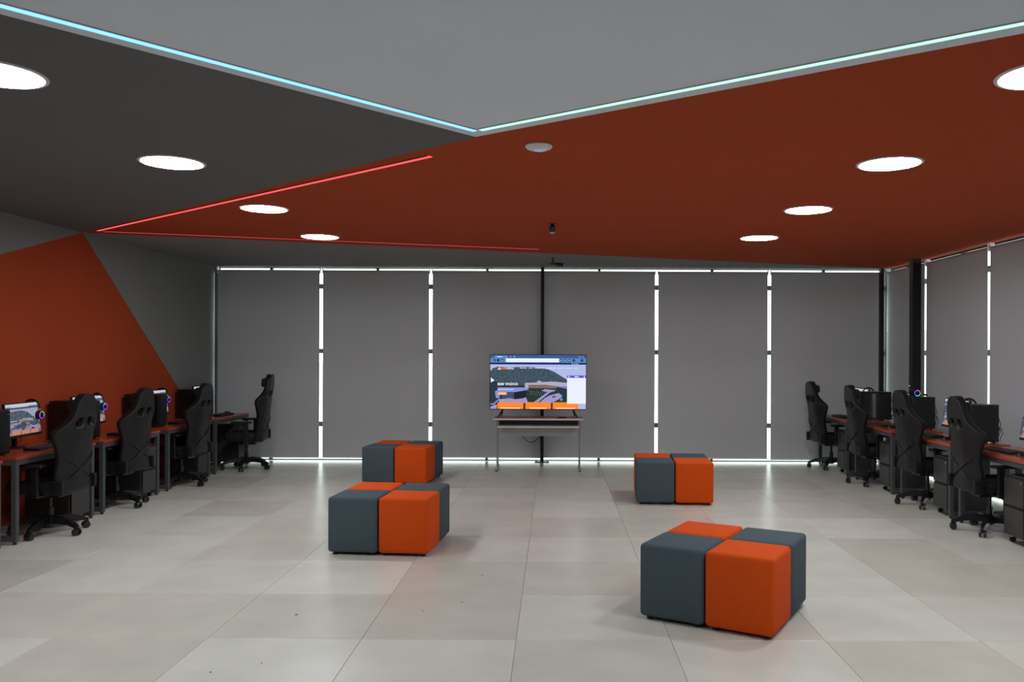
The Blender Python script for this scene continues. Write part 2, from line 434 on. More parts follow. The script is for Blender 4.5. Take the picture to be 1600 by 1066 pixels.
MB().lathe([(0.022,0.03),(0.032,0.01),(0.032,-0.03),(0.026,-0.034)], 20, T=T).build('body', M_bluepaint, r, smooth=True)
MB().lathe([(0.026,-0.034),(0.026,-0.048),(0.018,-0.052)], 20, T=T).build('tip', M_white, r, smooth=True)
r = empty('sprinkler_stub', (-0.023, 11.45, H), 0, 'small pipe stub with red valve under the grey ceiling strip', 'valve')
MB().cyl((0,0,0),(0,0,-0.07),0.016,n=14).build('drop_pipe', M_redplastic, r, smooth=True)
MB().lathe([(0.02,-0.06),(0.035,-0.075),(0.038,-0.10),(0.02,-0.115)], 18).build('valve_body', M_brass, r, smooth=True)
MB().cyl((0.03,0,-0.088),(0.15,-0.02,-0.105),0.024,0.030,n=14).build('handle', M_bluepaint, r, smooth=True)

# ------------------------------------------------------------------ ottoman cubes
CW, CH = 0.418, 0.455
def make_cube(m):
    r = empty('ottoman_cube', (0,0,0))
    c = MB().rbox((0,0,0.022+CH/2), (CW, CW, CH), 0.027, 4)
    nv = []
    for (x,y,z) in c.v:
        t = max(0, 1-abs((z-0.022)/CH-0.55)*1.9); b = 1+0.010*t
        e = 0.006*max(0,1-(abs(x)/(CW/2))**2)*max(0,1-(abs(y)/(CW/2))**2) if z > 0.45 else 0
        nv.append((x*b, y*b, z+e))
    c.v = nv
    c.build('upholstery', m, r, smooth=True)
    for sx in (-1,1):
        for sy in (-1,1):
            MB().cyl((sx*0.155,sy*0.155,0),(sx*0.155,sy*0.155,0.026),0.022,0.024,n=12).build('foot', M_plastic, r)
    return r
po, ps = make_cube(M_orange), make_cube(M_slate)
GR = [('nearest right block of four', 1.115, 5.345, -29.5), ('front left block of four', -1.405, 7.185, -4.8),
      ('back left block of four', -1.975, 10.87, -7.0), ('back right block of four', 1.365, 9.535, -3.5)]
for gname, cx, cy, a in GR:
    ca, sa = math.cos(R(a)), math.sin(R(a))
    for ix, iy in ((0,0),(1,0),(0,1),(1,1)):
        p = (ix-0.5)*0.428; q = (iy-0.5)*0.428
        col = 'orange' if ix != iy else None
        orange = (ix + iy) % 2 == 1
        if gname.startswith('nearest') or True:
            w = ('front' if iy == 0 else 'rear')+' '+('left' if ix == 0 else 'right')
        spawn(po if orange else ps, (cx+p*ca-q*sa, cy+p*sa+q*ca, 0), R(a)+R(random.uniform(-0.6,0.6)),
              '%s fabric cube ottoman, %s of the %s' % ('orange' if orange else 'slate grey', w, gname), 'ottoman', 'cube ottomans in the %s' % gname)

# ------------------------------------------------------------------ screen page (flat print on screens)
def C(name, r, g, b, s=1.0, noise=0.0, nscale=40): return emit('screen_'+name, lin(r,g,b), s, gloss=0.5, noise=noise, nscale=nscale)
SC = dict(sky=C('sky',176,186,232), tab=C('tab',62,88,146), bar=C('bar',84,138,196), navy=C('navy',16,16,78), white=C('white',236,241,255),
          hill=C('hill',62,80,94,noise=0.65,nscale=45), wood=C('wood',38,50,62,noise=0.5,nscale=70), roof=C('roof',176,170,198,noise=0.1,nscale=50), tan=C('tan',128,104,92,noise=0.4,nscale=80),
          blue=C('blue',128,146,214), dark=C('dark',20,24,42), lawn=C('lawn',34,52,46,noise=0.5,nscale=60), path=C('path',156,150,196,noise=0.15,nscale=50),
          deep=C('deep',38,44,78,noise=0.3,nscale=60), orange=C('orange',255,136,40), button=C('button',255,166,96), purple=C('purple',92,78,206), ink=C('ink',24,34,84), line=C('line',150,152,184), pool=C('pool',80,140,220))
KEYS = list(SC); SM = [SC[k] for k in KEYS]
SMD = []
for k in KEYS:
    m = SC[k].copy(); m.name = 'monitor_'+k
    p = m.node_tree.nodes['Principled BSDF']; c = p.inputs['Emission Color'].default_value
    g = 0.30*(c[0]+c[1]+c[2])/3
    p.inputs['Emission Color'].default_value = tuple(0.42*v+g*0.5+0.05*w for v, w in zip(c[:3],(0.85,0.95,1.15)))+(1,)
    SMD.append(m)
def page(w, h, detail=True):
    """a web page drawn in flat shapes; local x to the right, z up, faces -y, origin at the screen centre"""
    mb = MB(); lay = [0]
    T = Matrix(((1,0,0,0),(0,0,-1,0),(0,1,0,0),(0,0,0,1)))
    def q(p): return ((p[0]-787.5)/1475*w, (462.5-p[1])/835*h)
    def poly(k, pts):
        lay[0] += 1; mb.flat([q(p) for p in pts], 0.0003+0.00004*lay[0], KEYS.index(k), T)
    def rect(k, x0, y0, x1, y1): poly(k, [(x0,y0),(x1,y0),(x1,y1),(x0,y1)])
    def rr(k, x0, y0, x1, y1, r, bottom=True):
        pts = []
        cs = [(x0+r,y0+r,180),(x1-r,y0+r,270)]+([(x1-r,y1-r,0),(x0+r,y1-r,90)] if bottom else [])
        for cx, cy, a0 in cs:
            for t in range(5): a = R(a0+t*22.5); pts.append((cx+r*math.cos(a), cy+r*math.sin(a)))
        if not bottom: pts += [(x1,y1),(x0,y1)]
        poly(k, pts)
    def dot(k, x, y, r): poly(k, [(x+r*math.cos(2*PI*t/14), y+r*math.sin(2*PI*t/14)) for t in range(14)])
    rect('sky', 50,45,1525,880)
    poly('hill', [(50,295),(95,250),(170,228),(330,240),(470,232),(640,228),(800,242),(950,268),(1050,312),(1150,376),(1235,425),(1235,880),(50,880)])
    if not detail:
        poly('hill', [(1234,425),(1340,470),(1440,540),(1525,600),(1525,880),(1234,880)]); poly('path', [(1234,640),(1525,690),(1525,800),(1234,780)])
    poly('wood', [(50,430),(200,470),(400,500),(600,520),(900,520),(1235,560),(1235,880),(50,880)])
    poly('lawn', [(600,570),(900,560),(1235,600),(1235,790),(540,790)])
    poly('roof', [(585,476),(770,472),(776,444),(832,444),(836,464),(1000,455),(1235,474),(1235,535),(1080,528),(900,505),(640,508),(636,555),(585,555)])
    poly('tan', [(640,510),(900,507),(1080,530),(1070,560),(640,556)])
    poly('blue', [(1085,528),(1235,545),(1235,590),(1150,560)])
    poly('deep', [(1085,535),(1235,566),(1235,660),(1160,610)])
    poly('path', [(720,775),(935,618),(840,600),(890,572),(1060,588),(1040,604),(975,622),(800,770)])
    poly('path', [(770,785),(960,670),(1110,632),(1165,680),(1090,740),(1000,785)])
    poly('deep', [(1000,690),(1050,672),(1062,690),(1012,706)])
    if detail:
        dot('pool', 1145, 730, 24)
        for i in range(16): x = 655+17*i; y = 596+((i*37)%70); rect('line', x, y, x+4, y+22)
        poly('deep', [(790,775),(950,640),(965,645),(815,780)])
    poly('path', [(195,730),(420,705),(600,700),(640,790),(180,790)])
    poly('blue', [(165,552),(640,552),(640,578),(590,602),(420,622),(165,622)])
    poly('line', [(165,549),(640,549),(640,560),(165,560)])
    poly('blue', [(122,612),(165,588),(196,622),(196,708),(142,716)])
    poly('deep', [(196,630),(420,622),(420,722),(196,700)])
    for y in (644, 668, 694): rect('line', 230, y, 415, y+4)
    poly('dark', [(420,622),(604,590),(604,690),(560,715),(420,732)])
    poly('line', [(52,798),(100,796),(192,716),(200,730),(112,812),(52,814)])
    poly('path', [(52,880),(52,850),(120,815),(160,815),(150,880)])
    rr('orange', 165,775,562,880,16,False); rr('orange', 595,775,985,880,16,False); rr('orange', 1015,775,1408,880,16,False)
    rr('button', 165,620,310,662,18)
    rect('tab', 50,45,1525,96); poly('bar', [(95,96),(128,58),(300,58),(328,96)]); rect('bar', 50,95,1525,166); rect('navy', 50,165,1525,192)
    rr('white', 290,98,1112,156,14)
    if detail:
        rect('white', 1235,396,1525,796); rect('purple', 1235,360,1525,397)
        for x in (115,173,235): dot('ink', x, 127, 22)
        dot('white', 112,127,6); dot('white',235,129,9)
        for x in (1143,1205,1268,1338,1462): dot('ink', x, 127, 22); 
        for x in (1143,1205,1268): dot('white', x, 128, 9)
        rect('bar', 1328,125,1348,129); rect('bar',1452,125,1472,129)
        for x in (1313,1343,1373,1403): dot('white', x, 180, 7)
        for x in (1416,1447,1480): dot('sky', x, 72, 7)
        rect('white',152,68,236,77); dot('white',296,72,5); dot('white',363,72,6); dot('white',421,72,8)
        poly('white', [(60,395),(118,440),(60,472)])
        for a, b in ((502,612),(642,704),(736,870),(906,1056),(1086,1182),(1212,1308),(1340,1394)): rect('white', a, 243, b, 251)
        dot('white',1264,379,11); rect('white',1352,372,1412,386); dot('white',1500,379,10)
        rect('white',165,575,410,583); rect('white',190,638,285,646)
        for a, b in ((210,515),(660,915),(1065,1360)): rect('white', a, 862, b, 873)
        poly('white', [(164,272),(186,236),(204,272)]); poly('orange', [(178,262),(198,222),(236,270),(206,272),(192,248)])
    else:
        rect('white', 50,45,1525,120); rect('navy',50,140,1525,160); rect('white',165,500,475,516)
    return mb
def text_mesh(body, size, name, m, parent, loc, width=None, shear=0):
    cu = bpy.data.curves.new(name, 'FONT'); cu.body = body; cu.size = size; cu.extrude = 0.0; cu.offset = size*0.022
    to = bpy.data.objects.new('tmp', cu); COL.objects.link(to)
    dg = bpy.context.evaluated_depsgraph_get(); me = bpy.data.meshes.new_from_object(to.evaluated_get(dg))
    bpy.data.objects.remove(to)
    xs = [v.co.x for v in me.vertices]; x0, x1 = min(xs), max(xs); s = width/(x1-x0) if width else 1
    for v in me.vertices: v.co = Vector(((v.co.x-x0)*s, 0, v.co.y))
    me.materials.clear(); me.materials.append(m)
    o = bpy.data.objects.new(name, me); COL.objects.link(o); o.parent = parent; o.location = loc
    return o

# ------------------------------------------------------------------ television on its table
TVX, TVY = -0.232, 11.93
W, HT = 1.400, 0.800
tb = empty('television_table', (-0.222, 11.90, 0), 0, 'slim table with pale grey panel and silver legs under the television', 'table')
tw = 1.272; TZ = 0.752
MB().rbox((0,0,TZ-0.0125), (tw,0.46,0.025), 0.003, 2).build('edge_board', M_tvgrey, tb)
MB().box((-tw/2+0.004,-0.226,TZ),(tw/2-0.004,0.226,TZ+0.002)).build('tabletop', M_tvtop, tb)
MB().rbox((0,-0.10,0.630), (1.155,0.26,0.020), 0.003, 2).build('shelf', M_tvgrey, tb)
MB().box((-0.575,0.13,0.47),(0.575,0.146,0.62)).build('modesty_panel', M_tvgrey, tb)
MB().box((-0.575,0.10,0.62),(0.575,0.116,TZ-0.025)).build('back_rail', M_greysteel, tb)
for sx in (-1,1):
    MB().rbox((sx*0.590,0.02,0.385), (0.028,0.05,0.69), 0.006, 2).build('leg', M_tvleg, tb)
    MB().rbox((sx*0.590,0.0,TZ-0.037), (0.03,0.40,0.022), 0.004, 2).build('support_arm', M_tvleg, tb)
    ft = MB().rbox((sx*0.590,0.0,0.026), (0.034,0.46,0.03), 0.008, 2).build('foot', M_tvleg, tb)
    for sy in (-1,1): MB().cyl((sx*0.590,sy*0.205,0),(sx*0.590,sy*0.205,0.013),0.014,n=10).build('glide', M_plastic, ft)
    MB().prism([(0,0.62),(0,0.47),(0.10,0.47)],-0.004,0.004,T=Matrix(((sx,0,0,-sx*0.573),(0,0,1,0.122),(0,1,0,0),(0,0,0,1)))).build('brace', M_tvgrey, tb)

tv = empty('television', (TVX, TVY, TZ+0.002), 0, 'large flat television showing a web page with orange cards', 'television')
zc = 0.105+HT/2
MB().rbox((0,0.012,zc), (W,0.045,HT), 0.006, 2).build('housing', M_plastic, tv)
MB().rbox((0,0.05,zc-0.1), (W*0.6,0.05,HT*0.5), 0.01, 2).build('rear_cover', M_plastic, tv)
pw, phh = W-0.018, HT-0.020
scr = page(pw, phh).build('screen', SM, tv, loc=(0,-0.0112,zc+0.002))
scr['label'] = 'lit screen with a web page of hills and buildings'
def qq(x, y): return ((x-787.5)/1475*pw, -0.0045, (462.5-y)/835*phh)
text_mesh('BEM VINDOS', 0.050, 'headline_text', SC['white'], scr, qq(165,514), width=(475-165)/1475*pw)
text_mesh('AEB', 0.038, 'logo_text', SC['orange'], scr, qq(222,268), width=(300-222)/1475*pw)
text_mesh('UNIFAZ', 0.036, 'logo_text', SC['white'], scr, qq(302,268), width=(415-302)/1475*pw)
for sx in (-1,1):
    MB().tube([(sx*(W/2-0.190),0.0,0.115),(sx*(W/2-0.165),-0.07,0.06),(sx*(W/2-0.135),-0.150,0.009)],[0.014,0.013,0.009],8).build('foot', M_plastic, tv, smooth=True)
    MB().tube([(sx*(W/2-0.190),0.02,0.115),(sx*(W/2-0.180),0.07,0.06),(sx*(W/2-0.165),0.14,0.009)],[0.013,0.012,0.009],8).build('foot', M_plastic, tv, smooth=True)
r = empty('remote_control', (0.115, 11.745, TZ+0.002), R(-70), 'small black remote control lying on the television table', 'remote')
MB().rbox((0,0,0.010),(0.04,0.12,0.018),0.006,2).build('case', M_plastic, r, smooth=True)
for k in range(4): MB().cyl((0,-0.04+0.024*k,0.018),(0,-0.04+0.024*k,0.021),0.006,n=8).build('button', M_greysteel, r)
pts = [(-0.46,12.075,0.50)]+[(-0.46+0.25*t, 12.09, 0.50-0.13*math.sin(PI*min(1,t*0.80+0.10))) for t in [i/12 for i in range(13)]]+[(-0.20,12.10,0.42)]
tag(MB().tube(pts, 0.005, 8).build('power_cable', M_cable, smooth=True), 'thin black cable drooping below the television table panel', 'cable')

# ------------------------------------------------------------------ desks
DW, DD, DH = 1.22, 0.62, 0.755
def make_desk():
    """local +y points away from the user, +x to the user's right"""
    r = empty('computer_desk', (0,0,0))
    tp = MB().rbox((0,0,DH-0.0125),(DW,DD,0.025),0.003,2).build('tabletop', M_redlam, r)
    MB().box((-DW/2,-DD/2-0.002,DH-0.024),(DW/2,-DD/2,DH-0.002)).build('edge_band', M_rededge, tp)
    t = 0.045; z1 = DH-0.025
    lx, ly = DW/2-0.028, DD/2-0.028
    for sx in (-1,1):
        for sy in (-1,1):
            lg = MB().rbox((sx*lx,sy*ly,(z1+0.02)/2),(t,t,z1-0.02),0.003,1).build('leg', M_greysteel, r)
            MB().cyl((sx*lx,sy*ly,0),(sx*lx,sy*ly,0.021),0.015,n=10).build('glide', M_plastic, lg)
        MB().box((sx*lx-t/2,-ly+t/2,z1-t),(sx*lx+t/2,ly-t/2,z1)).build('top_rail', M_greysteel, r)
        MB().box((sx*lx-t/2,-ly+t/2,0.03),(sx*lx+t/2,ly-t/2,0.03+t)).build('bottom_rail', M_greysteel, r)
    for sy in (-1,1): MB().box((-lx+t/2,sy*ly-t/2,z1-t),(lx-t/2,sy*ly+t/2,z1)).build('top_rail', M_greysteel, r)
    return r
def make_pedestal():
    """front faces local -y"""
    r = empty('drawer_pedestal', (0,0,0))
    w, d, h0, h1 = 0.31, 0.44, 0.065, 0.605
    MB().rbox((0,0.008,(h0+h1)/2),(w,d-0.016,h1-h0),0.004,1).build('body', M_pedestal, r)
    for k, (z0, z1) in enumerate(((0.075,0.315),(0.340,0.580))):
        dr = MB().rbox((0,-d/2+0.002,(z0+z1)/2),(w-0.012,0.016,z1-z0),0.003,1).build('drawer', M_pedestal, r)
        MB().box((-w/2+0.008,-d/2+0.001,z1+0.002),(w/2-0.008,-d/2+0.0095,z1+0.020)).build('finger_pull', M_recess, dr)
    MB().cyl((0.12,-d/2-0.008,0.555),(0.12,-d/2-0.006,0.555),0.009,n=12).build('lock', M_chrome, r)
    for sx in (-1,1):
        for sy in (-1,1):
            c = MB().cyl((sx*0.115-0.012,sy*0.165,0.025),(sx*0.115+0.012,sy*0.165,0.025),0.025,n=14).build('caster', M_plastic, r, smooth=True)
            MB().cyl((sx*0.115,sy*0.165,0.047),(sx*0.115,sy*0.165,0.066),0.012,n=10).build('caster_stem', M_chrome, c)
    return r
def make_tower(cables):
    """long side along local y; front faces local -y (towards the user)"""
    r = empty('computer_tower', (0,0,0))
    w, d, h = 0.20, 0.42, 0.388
    MB().rbox((0,0,h/2+0.012),(w,d,h),0.006,2).build('case', M_plastic, r)
    for sx in (-1,1):
        pn = MB().rbox((sx*(w/2+0.001),0,h/2+0.012),(0.004,d-0.045,h-0.045),0.0015,1).build('side_panel', M_screenoff, r)
        for sz in (-1,1): MB().cyl((sx*(w/2+0.002),d/2-0.035,h/2+0.012+sz*0.17),(sx*(w/2+0.006),d/2-0.035,h/2+0.012+sz*0.17),0.006,n=8).build('thumb_screw', M_greysteel, pn)
    MB().rbox((0,-d/2-0.004,h/2+0.012),(w-0.02,0.012,h-0.03),0.004,2).build('front_panel', M_greysteel if False else M_plastic, r)
    MB().cyl((0.06,-d/2-0.012,h-0.03),(0.06,-d/2-0.0095,h-0.03),0.007,n=10).build('power_button', M_chrome, r)
    for sx in (-1,1):
        for sy in (-1,1): MB().cyl((sx*0.075,sy*0.17,0),(sx*0.075,sy*0.17,0.014),0.013,n=10).build('foot', M_plastic, r)
    if cables:
        rnd = random.Random(5)
        for k in range(5):
            x = -0.07+0.032*k; z = 0.33-0.05*k+rnd.uniform(-.02,.02); b = rnd.uniform(0.045,0.085)
            p = [(x,d/2-0.004,z),(x,d/2+b*0.6,z+0.012),(x-0.01,d/2+b,z-0.05),(x-0.02,d/2+b*0.8,z*0.5),(x-0.02,d/2+b*0.55,0.0+0.012)]
            pp = []
            for i in range(len(p)-1):
                for t in range(4): pp.append(tuple(p[i][c]+(p[i+1][c]-p[i][c])*t/4 for c in range(3)))
            pp.append(p[-1])
            pp = [pp[0]]+[tuple((pp[i-1][c]+pp[i][c]*2+pp[i+1][c])/4 for c in range(3)) for i in range(1,len(pp)-1)]+[pp[-1]]
            MB().tube(pp, 0.0035, 6).build('cable', M_cable, r, smooth=True)
    return r
def make_monitor():
    """screen faces local -y; origin on the desk surface under the panel"""
    r = empty('monitor', (0,0,0))
    w, h = 0.545, 0.325; T = Matrix.Translation((0,0,0.272)) @ Matrix.Rotation(R(-9),4,'X')
    pn = MB().rbox((0,0.012,0),(w,0.024,h),0.004,2,T=T).build('panel', M_plastic, r)
    sc = page(w-0.022, h-0.036, False); sc.v = [tuple(T @ (Vector(v)+Vector((0,-0.0005,0.006)))) for v in sc.v]
    s = sc.build('screen', SMD, r); s['label'] = 'lit screen showing the same web page, dimmer'
    MB().cyl((0,-0.001,-h/2+0.008),(0,-0.002,-h/2+0.008),0.005,n=10,T=T).build('logo', M_chrome, pn)
    MB().tube([(0,0.085,0.012),(0,0.085,0.16),(0,0.06,0.24)],[0.022,0.02,0.018],10).build('neck', M_plastic, r, smooth=True)
    MB().rbox((0,0.045,0.24),(0.09,0.05,0.07),0.008,2).build('mount', M_plastic, r)
    MB().lathe([(0.10,0.0),(0.10,0.006),(0.09,0.011),(0.03,0.014)],28,T=Matrix.Translation((0,0.075,0)) @ Matrix.Diagonal((1.15,0.8,1,1))).build('base', M_plastic, r, smooth=True)
    MB().tube([(0.05,0.045,0.14),(0.06,0.06,0.06),(0.05,0.12,0.012)],0.003,6).build('cable', M_cable, r, smooth=True)
    return r
def make_keyboard():
    r = empty('keyboard', (0,0,0))
    MB().prism([(-0.07,0),(0.07,0),(0.07,0.024),(-0.07,0.014)],-0.22,0.22,T=Matrix(((0,0,1,0),(1,0,0,0),(0,1,0,0),(0,0,0,1)))).build('case', M_plastic, r)
    kb = MB()
    for row in range(5):
        y = -0.053+0.0255*row; zz = 0.0145+0.0714*(y+0.07)
        for k in range(16):
            x = -0.2+0.0266*k
            if row == 0 and 4 <= k <= 8: continue
            kb.box((x-0.0105,y-0.0100,zz-0.001),(x+0.0105,y+0.0100,zz+0.006))
        if row == 0: kb.box((-0.2+0.0266*4-0.0105,y-0.01,zz-0.001),(-0.2+0.0266*8+0.0105,y+0.01,zz+0.006))
    o = kb.build('keys', M_pedestal, r); o['kind'] = 'stuff'
    return r
def make_mouse():
    r = empty('mouse', (0,0,0))
    v = MB(); prof = [(0.0,0.034),(0.35,0.033),(0.7,0.026),(0.92,0.013),(1.0,0.0)]
    for i,(q,z) in enumerate(prof): pass
    v.lathe([(q*1.0,z) for q,z in reversed(prof)], 24, T=Matrix.Diagonal((0.031,0.055,1,1))); v.build('shell', M_plastic, r, smooth=True)
    MB().cyl((-0.004,0.028,0.027),(0.004,0.028,0.027),0.011,n=14).build('wheel', M_chrome, r, smooth=True)
    return r
def make_headset(rgb):
    """headband arc in the local x-z plane, cups hanging down; origin at the top of the arch (inside)"""
    r = empty('headset', (0,0,0))
    a = 0.082
    MB().tube([(a*math.cos(t), 0, -a+a*math.sin(t)*1.05+0.006) for t in [PI*i/16 for i in range(17)]], [0.007+0.004*math.sin(PI*i/16) for i in range(17)], 8).build('headband', M_plastic, r, smooth=True)
    for sx in (-1,1):
        MB().cyl((sx*a,0,-a+0.01),(sx*a,0,-a-0.03),0.008,0.010,n=8).build('yoke', M_chrome if sx > 0 else M_plastic, r, smooth=True)
        cu = MB().lathe([(0.030,-0.026),(0.044,-0.020),(0.046,0.0),(0.040,0.016),(0.030,0.020)],24,T=Matrix.Translation((sx*a,0,-a-0.055)) @ Matrix.Rotation(sx*PI/2,4,'Y')).build('ear_cup', M_plastic, r, smooth=True)
        T = Matrix.Translation((sx*a,0,-a-0.055)) @ Matrix.Rotation(sx*PI/2,4,'Y')
        # lit ring in four coloured arcs
        cols = rgb
        ring = MB()
        nseg = 28
        for k in range(nseg):
            t0, t1 = 2*PI*k/nseg, 2*PI*(k+1)/nseg
            p = []
            for rr, zz in ((0.030,0.0205),(0.036,0.0195)):
                p += [(rr*math.cos(t0),rr*math.sin(t0),zz),(rr*math.cos(t1),rr*math.sin(t1),zz)]
            ring._add([p[0],p[1],p[3],p[2]], [(3,2,1,0)], int(k*len(cols)/nseg), T)
        ring.build('light_ring', cols, cu)
    MB().tube([(a+0.02,-0.02,-a-0.07),(a+0.01,-0.05,-a-0.11),(a-0.01,-0.07,-a-0.15)],0.003,6).build('microphone_boom', M_plastic, r, smooth=True)
    MB().rbox((a-0.013,-0.073,-a-0.155),(0.02,0.010,0.010),0.003,2).build('microphone', emit('mic_light', lin(190,120,255), 1.6), r)
    return r
RGB = [emit('rgb_blue', lin(40,80,255), 2.2), emit('rgb_cyan', lin(40,220,255), 2.0), emit('rgb_green', lin(40,240,120), 1.8), emit('rgb_red', lin(255,70,90), 2.0), emit('rgb_magenta', lin(230,60,255), 2.0), emit('rgb_violet', lin(130,70,255), 2.2)]
RGBV = [RGB[5], RGB[5], RGB[4], RGB[2], RGB[0], RGB[5]]

# ------------------------------------------------------------------ gaming chair
def make_chair():
    """faces local +y; origin on the floor under the column"""
    r = empty('gaming_chair', (0,0,0))
    # backrest as a contoured shell with two neck slots
    lean = R(5.5); hinge = Vector((0,-0.215,0.385)); up = Vector((0,-math.sin(lean),math.cos(lean))); fw = Vector((0,math.cos(lean),math.sin(lean)))
    rows = [(0.0,0.185),(0.045,0.222),(0.13,0.236),(0.25,0.232),(0.36,0.230),(0.46,0.248),(0.53,0.262),(0.572,0.262),(0.61,0.240),(0.65,0.206),(0.69,0.180),(0.73,0.162),(0.78,0.149),(0.825,0.138),(0.858,0.118),(0.882,0.090),(0.897,0.058),(0.903,0.022)]
    def depth(x, t, w):
        u = abs(x)/w
        wing = (0.045+0.065*math.exp(-((t-0.52)/0.09)**2)+0.03*math.exp(-((t-0.1)/0.1)**2))*max(0,(u-0.5)/0.5)**1.5*max(0.0,min(1,(t-0.02)/0.1))*max(0.0,min(1,(0.72-t)/0.14))
        return 0.02+wing+0.012*math.sin(min(1,t/0.5)*PI)
    def P(x, t, d): return hinge + Vector((x,0,0)) + up*t + fw*d
    v = []; f = []
    for t, w in rows:
        for s in (-1,-0.86,-2,-3,-4,-5,0.86,1):
            if s == -2: x = -min(0.120,0.62*w)
            elif s == -3: x = -min(0.030,0.25*w)
            elif s == -4: x = min(0.030,0.25*w)
            elif s == -5: x = min(0.120,0.62*w)
            else: x = s*w
            v.append(P(x, t, depth(x, t, w)))
    for j in range(len(rows)-1):
        for i in range(7):
            if j in (8,9) and i in (2,4): continue
            a = j*8+i; f.append((a,a+1,a+9,a+8))
    m = MB(); m._add([tuple(q) for q in v], f); bk = m.build('backrest', M_leather, r, smooth=True)
    sm = bk.modifiers.new('thickness','SOLIDIFY'); sm.thickness = 0.075; sm.offset = 1.0
    ss = bk.modifiers.new('rounding','SUBSURF'); ss.levels = 1; ss.render_levels = 2
    bk.data.attributes.remove(bk.data.attributes['sharp_edge']) if 'sharp_edge' in bk.data.attributes else None
    Bq = Matrix(((1,0,0,hinge.x),(0,fw.y,up.y,hinge.y),(0,fw.z,up.z,hinge.z),(0,0,0,1)))     # (x, forward, up) -> chair
    for s in (-1,1):
        vv = []; ff = []; ns = 10
        for i in range(ns+1):
            x = -0.21+0.42*i/ns; t = 0.22+s*x*0.52; d = depth(x, t, 0.234)-0.078-(0.004 if s > 0 else 0.0)
            for (dt, dd) in ((-0.010,0.004),(0.010,0.004),(0.010,-0.003),(-0.010,-0.003)): vv.append(tuple(P(x, t+dt, d+dd)))
        for i in range(ns):
            for e in range(4): ff.append((4*i+e, 4*i+(e+1)%4, 4*i+4+(e+1)%4, 4*i+4+e))
        ff += [(3,2,1,0), tuple(4*ns+e for e in range(4))]
        m = MB(); m._add(vv, ff); m.build('strap', M_plastic, bk)
    MB().rbox((0,0.045,0.785),(0.22,0.07,0.12),0.032,4,T=Bq).build('neck_pillow', M_leather, bk, smooth=True)
    MB().rbox((0,0.060,0.24),(0.31,0.09,0.17),0.04,4,T=Bq).build('lumbar_pillow', M_leather, bk, smooth=True)
    # seat
    st = MB().rbox((0,0.02,0.435),(0.40,0.50,0.10),0.04,4).build('seat', M_leather, r, smooth=True)
    for s in (-1,1):
        MB().rbox((s*0.222,0.01,0.452),(0.10,0.48,0.12),0.042,4).build('side_bolster', M_leather, st, smooth=True)
        h = MB().rbox((s*0.262,-0.215,0.455),(0.03,0.12,0.13),0.012,3).build('hinge_cover', M_plastic, r, smooth=True)
        ar = MB().rbox((s*0.315,0.0,0.655),(0.085,0.27,0.028),0.012,3).build('armrest', M_plastic, r, smooth=True)
        MB().rbox((s*0.315,-0.055,0.513),(0.035,0.06,0.26),0.008,2).build('armrest_post', M_plastic, ar)
        MB().rbox((s*0.22,-0.055,0.379),(0.22,0.05,0.016),0.004,2).build('armrest_bracket', M_plastic, ar)
    MB().rbox((0,-0.01,0.363),(0.20,0.26,0.045),0.008,2).build('tilt_plate', M_plastic, r)
    MB().tube([(0.09,0.02,0.355),(0.20,0.02,0.345),(0.27,0.02,0.325),(0.285,0.015,0.30)],[0.006,0.006,0.008,0.010],8).build('lever', M_gloss, r, smooth=True)
    gl = MB().cyl((0,0,0.07),(0,0,0.24),0.030,0.027,n=18).build('gas_lift', M_gloss, r, smooth=True)
    MB().cyl((0,0,0.24),(0,0,0.345),0.016,n=16).build('piston', M_gloss, gl, smooth=True)
    MB().lathe([(0.052,0.085),(0.056,0.11),(0.048,0.158),(0.032,0.166)],20).build('hub', M_gloss, r, smooth=True)
    for k in range(5):
        a = 2*PI*k/5+0.628; Tz = Matrix.Rotation(a,4,'Z')
        vv = []; ff = []
        prof = [(0.03,0.034,0.095,0.158),(0.12,0.031,0.102,0.160),(0.22,0.027,0.096,0.140),(0.30,0.023,0.072,0.108),(0.330,0.015,0.070,0.092)]
        for (x,w,z0,z1) in prof: vv += [(x,-w,z0),(x,w,z0),(x,w*0.72,z1),(x,-w*0.72,z1)]
        for i in range(4):
            for e in range(4): ff.append((4*i+e, 4*i+(e+1)%4, 4*i+4+(e+1)%4, 4*i+4+e))
        ff += [(3,2,1,0),(16,17,18,19)]
        lg = MB(); lg._add(vv, ff, T=Tz); lg = lg.build('base_leg', M_gloss, r, smooth=True)
        cs = MB().cyl((0.312,0,0.050),(0.312,0,0.082),0.011,n=10,T=Tz).rbox((0.312,0,0.052),(0.056,0.017,0.030),0.006,2,T=Tz).build('caster', M_plastic, lg, smooth=True)
        for s in (-1,1):
            MB().cyl((0.312,s*0.010,0.033),(0.312,s*0.029,0.033),0.033,0.030,n=18,T=Tz).build('wheel', M_gloss, lg, smooth=True)
    return r

